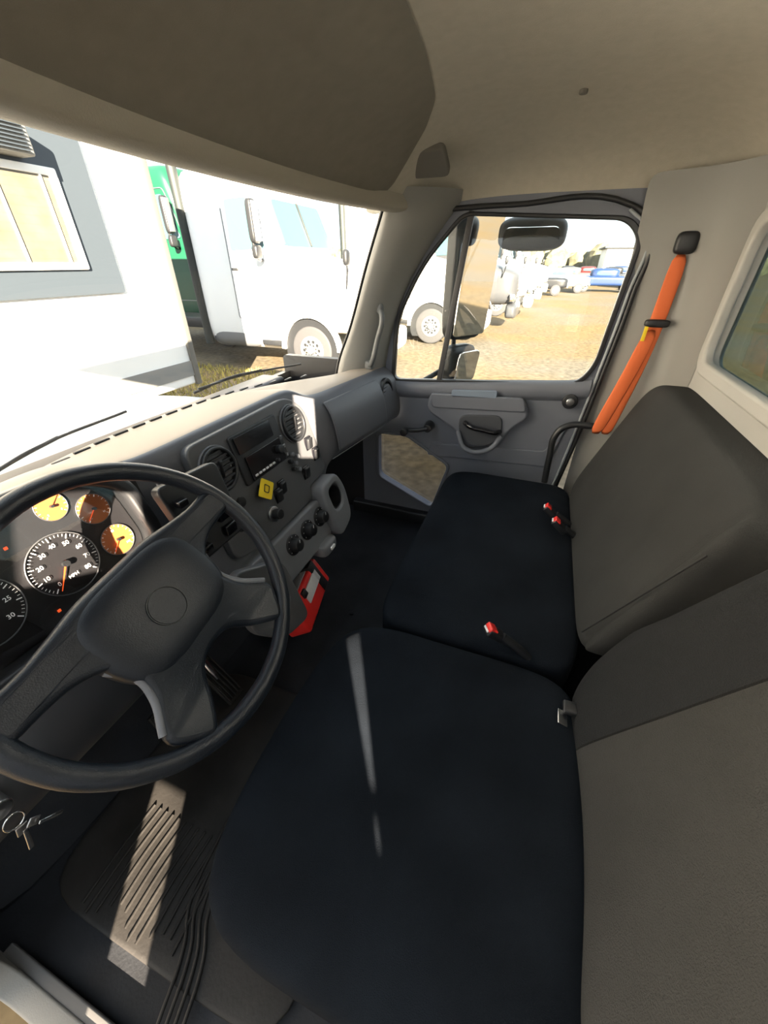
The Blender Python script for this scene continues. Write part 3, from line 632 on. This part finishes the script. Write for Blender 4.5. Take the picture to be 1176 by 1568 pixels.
def wheel(c,r=.51,w=.28):
    c=V(c); ps=[cyl('tyre',c+V((w,0,0)),c,r,tyre,bev=.06,seg=48),cyl('rim',c+V((.1,0,0)),c+V((-.006,0,0)),r*.60,alu,bev=.02,seg=40),
       cyl('rim_dish',c+V((.1,0,0)),c+V((-.008,0,0)),r*.48,alu,r*.44,seg=40),cyl('hub',c,c+V((-.09,0,0)),r*.19,alu,r*.14,bev=.01)]
    for i in range(10):
        a=2*math.pi*i/10; q=c+V((-.0095,r*.37*math.cos(a),r*.37*math.sin(a))); ps.append(cyl('hand_hole',q+V((.01,0,0)),q+V((-.002,0,0)),r*.065,blk,seg=14))
        a+=.3; q=c+V((-.01,r*.26*math.cos(a),r*.26*math.sin(a))); ps.append(cyl('lug',q,q+V((-.03,0,0)),.018,chrome,seg=8))
    return ps
def semi(name,ox,wy,paint):
    ps=[]
    def hood(w,q):
        x,y,z=w; f=max(0,(wy+.5-y)/1.8)
        if q.z>0: z-=.42*f*q.z
        x=ox+1.2+(x-ox-1.2)*(1-.10*f)
        return (x,y,z)
    ps.append(sbox('hood',(ox+1.2,wy-.35,G+1.60),(1.12,1.15,.80),5,paint,14,hood))
    def cab(w,q):
        x,y,z=w
        if q.y<0: y+=max(0,z-(G+2.35))*.38*(-q.y)
        return (x,y,z)
    ps.append(sbox('cab_body',(ox+1.2,wy+1.75,G+2.15),(1.2,1.30,1.72),9,paint,16,cab))
    ps.append(plate('windshield',[rnd([(.0,0),(2.1,0),(2.0,.86),(.1,.86)],.10)],.04,tglass,FR((ox+.15,wy+.47,G+2.48),(1,0,0),(0,.37,.93)),.005))
    ps.append(box('windshield_centre_bar',(ox+1.2,wy+.60,G+2.9),(.04,.03,.84),blk,.005,Matrix.Rotation(math.radians(-21.5),3,'X')))
    ps.append(plate('side_window',[rnd([(wy+.85,G+2.45),(wy+1.75,G+2.42),(wy+1.72,G+3.28),(wy+1.18,G+3.30)],.06)],.04,tglass,FR((ox-.0,0,0),(0,1,0),(0,0,1)),.004))
    ps.append(plate('door_line',[rnd([(wy+.70,G+1.1),(wy+1.85,G+1.1),(wy+1.85,G+3.42),(wy+1.1,G+3.42),(wy+.72,G+2.5)],.08),rnd([(wy+.715,G+1.115),(wy+1.835,G+1.115),(wy+1.835,G+3.405),(wy+1.11,G+3.405),(wy+.735,G+2.5)],.08)],.02,alu,FR((ox+.0,0,0),(0,1,0),(0,0,1))))
    ps.append(box('door_handle',(ox-.02,wy+1.72,G+2.08),(.04,.16,.05),blk,.01))
    ps.append(sbox('mirror_head',(ox-.28,wy+.88,G+2.88),(.12,.07,.36),5,blk,8)); ps.append(sbox('mirror_lower',(ox-.28,wy+.88,G+2.38),(.11,.07,.12),4,blk,8))
    ps.append(box('mirror_face',(ox-.28,wy+.80,G+2.88),(.20,.02,.64),alu,.01))
    ps.append(tube('mirror_arm',[(ox,wy+1.0,G+3.15),(ox-.2,wy+.92,G+3.18),(ox-.28,wy+.92,G+2.9),(ox-.28,wy+.92,G+2.35),(ox-.15,wy+.95,G+2.25),(ox,wy+1.0,G+2.25)],.03,blk))
    ps.append(plate('wheel_arch',[[( .68*math.cos(a),.68*math.sin(a)) for a in [math.pi*i/20 for i in range(-2,23)]]+[(-.60,-.3),(.60,-.3)]],.02,blk,FR((ox+.045,wy,G+.51),(0,1,0),(0,0,1))))
    ps.append(plate('fender_lip',[[( .76*math.cos(a),.76*math.sin(a)) for a in [math.pi*i/20 for i in range(0,21)]]+[( .67*math.cos(a),.67*math.sin(a)) for a in [math.pi*i/20 for i in range(20,-1,-1)]]],.14,paint,FR((ox+.02,wy,G+.51),(0,1,0),(0,0,1)),.02))
    ps+=wheel((ox+.01,wy,G+.51))
    ps.append(sbox('bumper',(ox+1.2,wy-1.38,G+.62),(1.15,.22,.26),5,paint,8))
    ps.append(plate('grille',[rnd([(.55,.85),(1.85,.85),(1.7,1.72),(.7,1.72)],.1)],.05,blk,FR((ox,wy-1.49,G),(1,0,0),(0,.1,1)),.01))
    for i in range(6): ps.append(box('grille_bar',(ox+1.2,wy-1.50,G+.97+.13*i),(1.1,.03,.03),chrome,.008))
    for s in (.25,2.15): ps.append(sbox('headlamp',(ox+s,wy-1.36,G+1.08),(.17,.10,.14),4,chrome,8))
    ps.append(tube('hood_mirror',[(ox+.12,wy-.9,G+1.75),(ox-.02,wy-1.0,G+2.1),(ox-.04,wy-1.0,G+2.2)],.02,blk)); ps.append(sbox('hood_mirror_head',(ox-.04,wy-1.0,G+2.28),(.10,.06,.14),3,blk,8))
    ps.append(sbox('fuel_tank',(ox+.34,wy+2.1,G+.78),(.32,.75,.32),5,alu,10)); ps.append(box('side_step',(ox+.1,wy+1.0,G+.62),(.25,.6,.12),blk,.02))
    ps.append(box('chassis_rail',(ox+1.2,wy+3,G+.85),(.9,6.5,.25),blk,.02))
    ps+=wheel((ox+.02,wy+5.2,G+.51)); 
    ps.append(cyl('exhaust_stack',(ox+.02,wy+2.90,G+.5),(ox+.02,wy+2.90,G+4.2),.10,mat('dark_teal_pipe',(.008,.012,.012),.6)))
    return grp(name,ps)
darkp=mat('dark_paint',(.010,.011,.014),.3)
semi('semi_truck',8.2,4.87,tpaint)
semi('semi_truck.001',13.0,3.35,tpaint)
semi('semi_truck.002',17.0,2.70,mat('grey_truck_paint',(.035,.037,.042),.3,coat=.3))
semi('semi_truck.003',21.5,2.35,tpaint)
semi('semi_truck.004',27.0,2.1,tpaint)
semi('semi_truck.005',34.0,1.9,tpaint)
g4=semi('semi_truck.006',10.2,9.0,green)
lampp=[sbox('amber_marker',(10.15,9.6,.95),(.06,.10,.07),3,amber,8)]
for q in lampp: q.parent=g4

def car(name,ox,oy,L,m,h=1.7):
    ps=[sbox('body',(ox,oy,G+.85),(.95,L/2,.38),6,m,10),
        sbox('cabin',(ox,oy+.2,G+1.40),(.82,L*.22,.40),4,m,10),
        sbox('cabin_glass',(ox,oy+.2,G+1.42),(.835,L*.20,.26),4,tglass,8),
        box('bumper',(ox,oy-L/2,G+.6),(1.8,.12,.2),chrome,.03)]
    for sx in (-.97,.75):
        for sy in (-.32,.32):
            c=V((ox+sx,oy+sy*L,G+.38)); ps+=[cyl('tyre',c+V((.22,0,0)),c,.38,tyre,bev=.05),cyl('rim',c+V((.1,0,0)),c+V((-.01,0,0)),.24,alu,bev=.02),cyl('hub',c,c+V((-.03,0,0)),.07,chrome)]
    return grp(name,ps)
silver=mat('silver_paint',(.08,.08,.085),.3,.4); redc=mat('red_car_paint',(.05,.006,.006),.3)
car('pickup_truck',44,-4.3,5.2,bluep)
for i,(x,y,m) in enumerate([(48,1.3,darkp),(54,-1.8,silver),(52,-8.5,silver),(66,-4.2,redc),(66,1.2,silver),(60,-11,darkp),(72,-8.8,bluep),(58,-6.4,darkp),(46,-9.7,tpaint),(78,-2,darkp),(76,4,silver),(38,1.2,darkp),(42,-.6,tpaint)]):
    car('parked_car' if i==0 else 'parked_car.%03d'%i,x,y,4.6,m)
bm=bmesh.new()
for i in range(110):
    a=random.uniform(-40,62); r=random.uniform(1.6,3.2)
    res=bmesh.ops.create_icosphere(bm,subdivisions=2,radius=r,matrix=Matrix.Translation((random.uniform(108,118),a,G+r*.7+random.uniform(0,1.2))))
    for v in res['verts']: v.co+=V((random.uniform(-.3,.3),random.uniform(-.3,.3),random.uniform(-.3,.3)))
me=bpy.data.meshes.new('tree_line'); bm.to_mesh(me); bm.free()
obj('tree_line',me,mat('foliage',(.10,.095,.055),.9,nscale=1,namt=.5))
wh=[box('warehouse_body',(98,-15,G+2.2),(12,14,4.4),siding,.05),box('warehouse_roof',(98,-15,G+4.5),(13,15,.3),offgrey,.05)]
for i in range(3): wh.append(box('roller_door',(91.95,-19.5+i*4.5,G+1.6),(.1,3.0,3.2),offgrey,.02))
grp('warehouse',wh)
bm=bmesh.new()
for i in range(2600):
    x=random.uniform(4.6,8.0); y=random.uniform(5.0,9.0); h=random.uniform(.04,.13); a=random.uniform(0,6.28); w=.016
    p=V((x,y,G)); d=V((math.cos(a)*w,math.sin(a)*w,0)); t=p+V((random.uniform(-.05,.05),random.uniform(-.05,.05),h))
    bm.faces.new([bm.verts.new(p-d),bm.verts.new(p+d),bm.verts.new(t)])
me=bpy.data.meshes.new('dry_grass'); bm.to_mesh(me); bm.free(); obj('dry_grass',me,mat('dry_grass_blades',(.26,.22,.05),.9))

# added unseen sun blocker on driver's side, slots cut to shape sun patches
MT=FR((-1.60,0,0),(0,1,0),(0,0,1))
side=plate('sun_blocker_side',[[(-13,-1.3),(.62,-1.3),(.62,1.9),(-13,1.9)],
   [(-.972,-.062),(-.950,-.062),(-.924,.094),(-.984,.094)],
   [(-.968,-.095),(-.950,-.095),(-.950,-.073),(-.968,-.073)],
   [(-.37,-.68),(-.25,-.68),(-.25,-.50),(-.37,-.50)],
   [(-.45,.28),(-.27,.28),(-.27,.46),(-.45,.46)],
   [(-.885,.53),(-.81,.53),(-.80,.92),(-.90,.92)]],.02,mat('sun_blocker_white',(.5,.5,.5),.5),MT)
tr=[side,box('sun_blocker_roof',(-2.8,-6.2,1.9),(2.4,13.6,.04),siding,.01),box('sun_blocker_skirt',(-1.62,-6.2,-1.75),(.05,13.6,.9),offgrey,.01)]
for y in (-10,-11.3): tr+=wheel((-1.75,y,G+.5),.5,-.28)
grp('sun_blocker',tr)

# added housing for the unseen cab fill light, on rear header
DL=V((.72,-.44,roofz(.72,-.44)))
grp('cab_fill_fixture',[sbox('housing',DL+V((0,0,-.006)),(.07,.04,.014),5,blk,8),sbox('diffuser',DL+V((0,0,-.016)),(.055,.028,.010),4,label,8)])

for o in list(bpy.data.objects):
    if o.parent is None: o.location.z+=ZS
g4.scale=(1,1,1.13); g4.location.z=ZS+G-1.13*G

# ------------------------------------------------------------ light
w=bpy.data.worlds.new('World'); SC.world=w; w.use_nodes=True
bg=w.node_tree.nodes['Background']; bg.inputs[0].default_value=(.86,.94,1,1); bg.inputs[1].default_value=2.3
sd=bpy.data.lights.new('sun','SUN'); sd.energy=88; sd.angle=math.radians(.25); sd.color=(1,.82,.62)
so=bpy.data.objects.new('sun',sd); COL.objects.link(so)
d=V((.866*.94,.5*.94,-.342)); so.rotation_euler=d.to_track_quat('-Z','Y').to_euler(); so.location=(-5,-4,5)
pl=bpy.data.lights.new('cab_fill_light','POINT'); pl.energy=6.5; pl.shadow_soft_size=.05; pl.color=(1,.93,.80)  # added point light out of view, brightens roof and seatbacks
po=bpy.data.objects.new('cab_fill_light',pl); COL.objects.link(po); po.location=DL+V((0,.05,-.15+ZS))

# ------------------------------------------------------------ camera
psi=math.radians(20.7); p=math.radians(33)
dv=V((math.cos(p)*math.cos(psi),math.cos(p)*math.sin(psi),-math.sin(p))); rv=V((math.sin(psi),-math.cos(psi),0)); uv=rv.cross(dv)
cd=bpy.data.cameras.new('camera'); co=bpy.data.objects.new('camera',cd); COL.objects.link(co)
M=Matrix((rv,uv,-dv)).transposed().to_4x4(); M.translation=V((0,0,ZS)); co.matrix_world=M
cd.sensor_width=36; cd.sensor_fit='AUTO'; cd.lens=13.5; cd.clip_start=.01; cd.clip_end=500
SC.camera=co
SC.view_settings.view_transform='Standard'
SC.view_settings.exposure=0
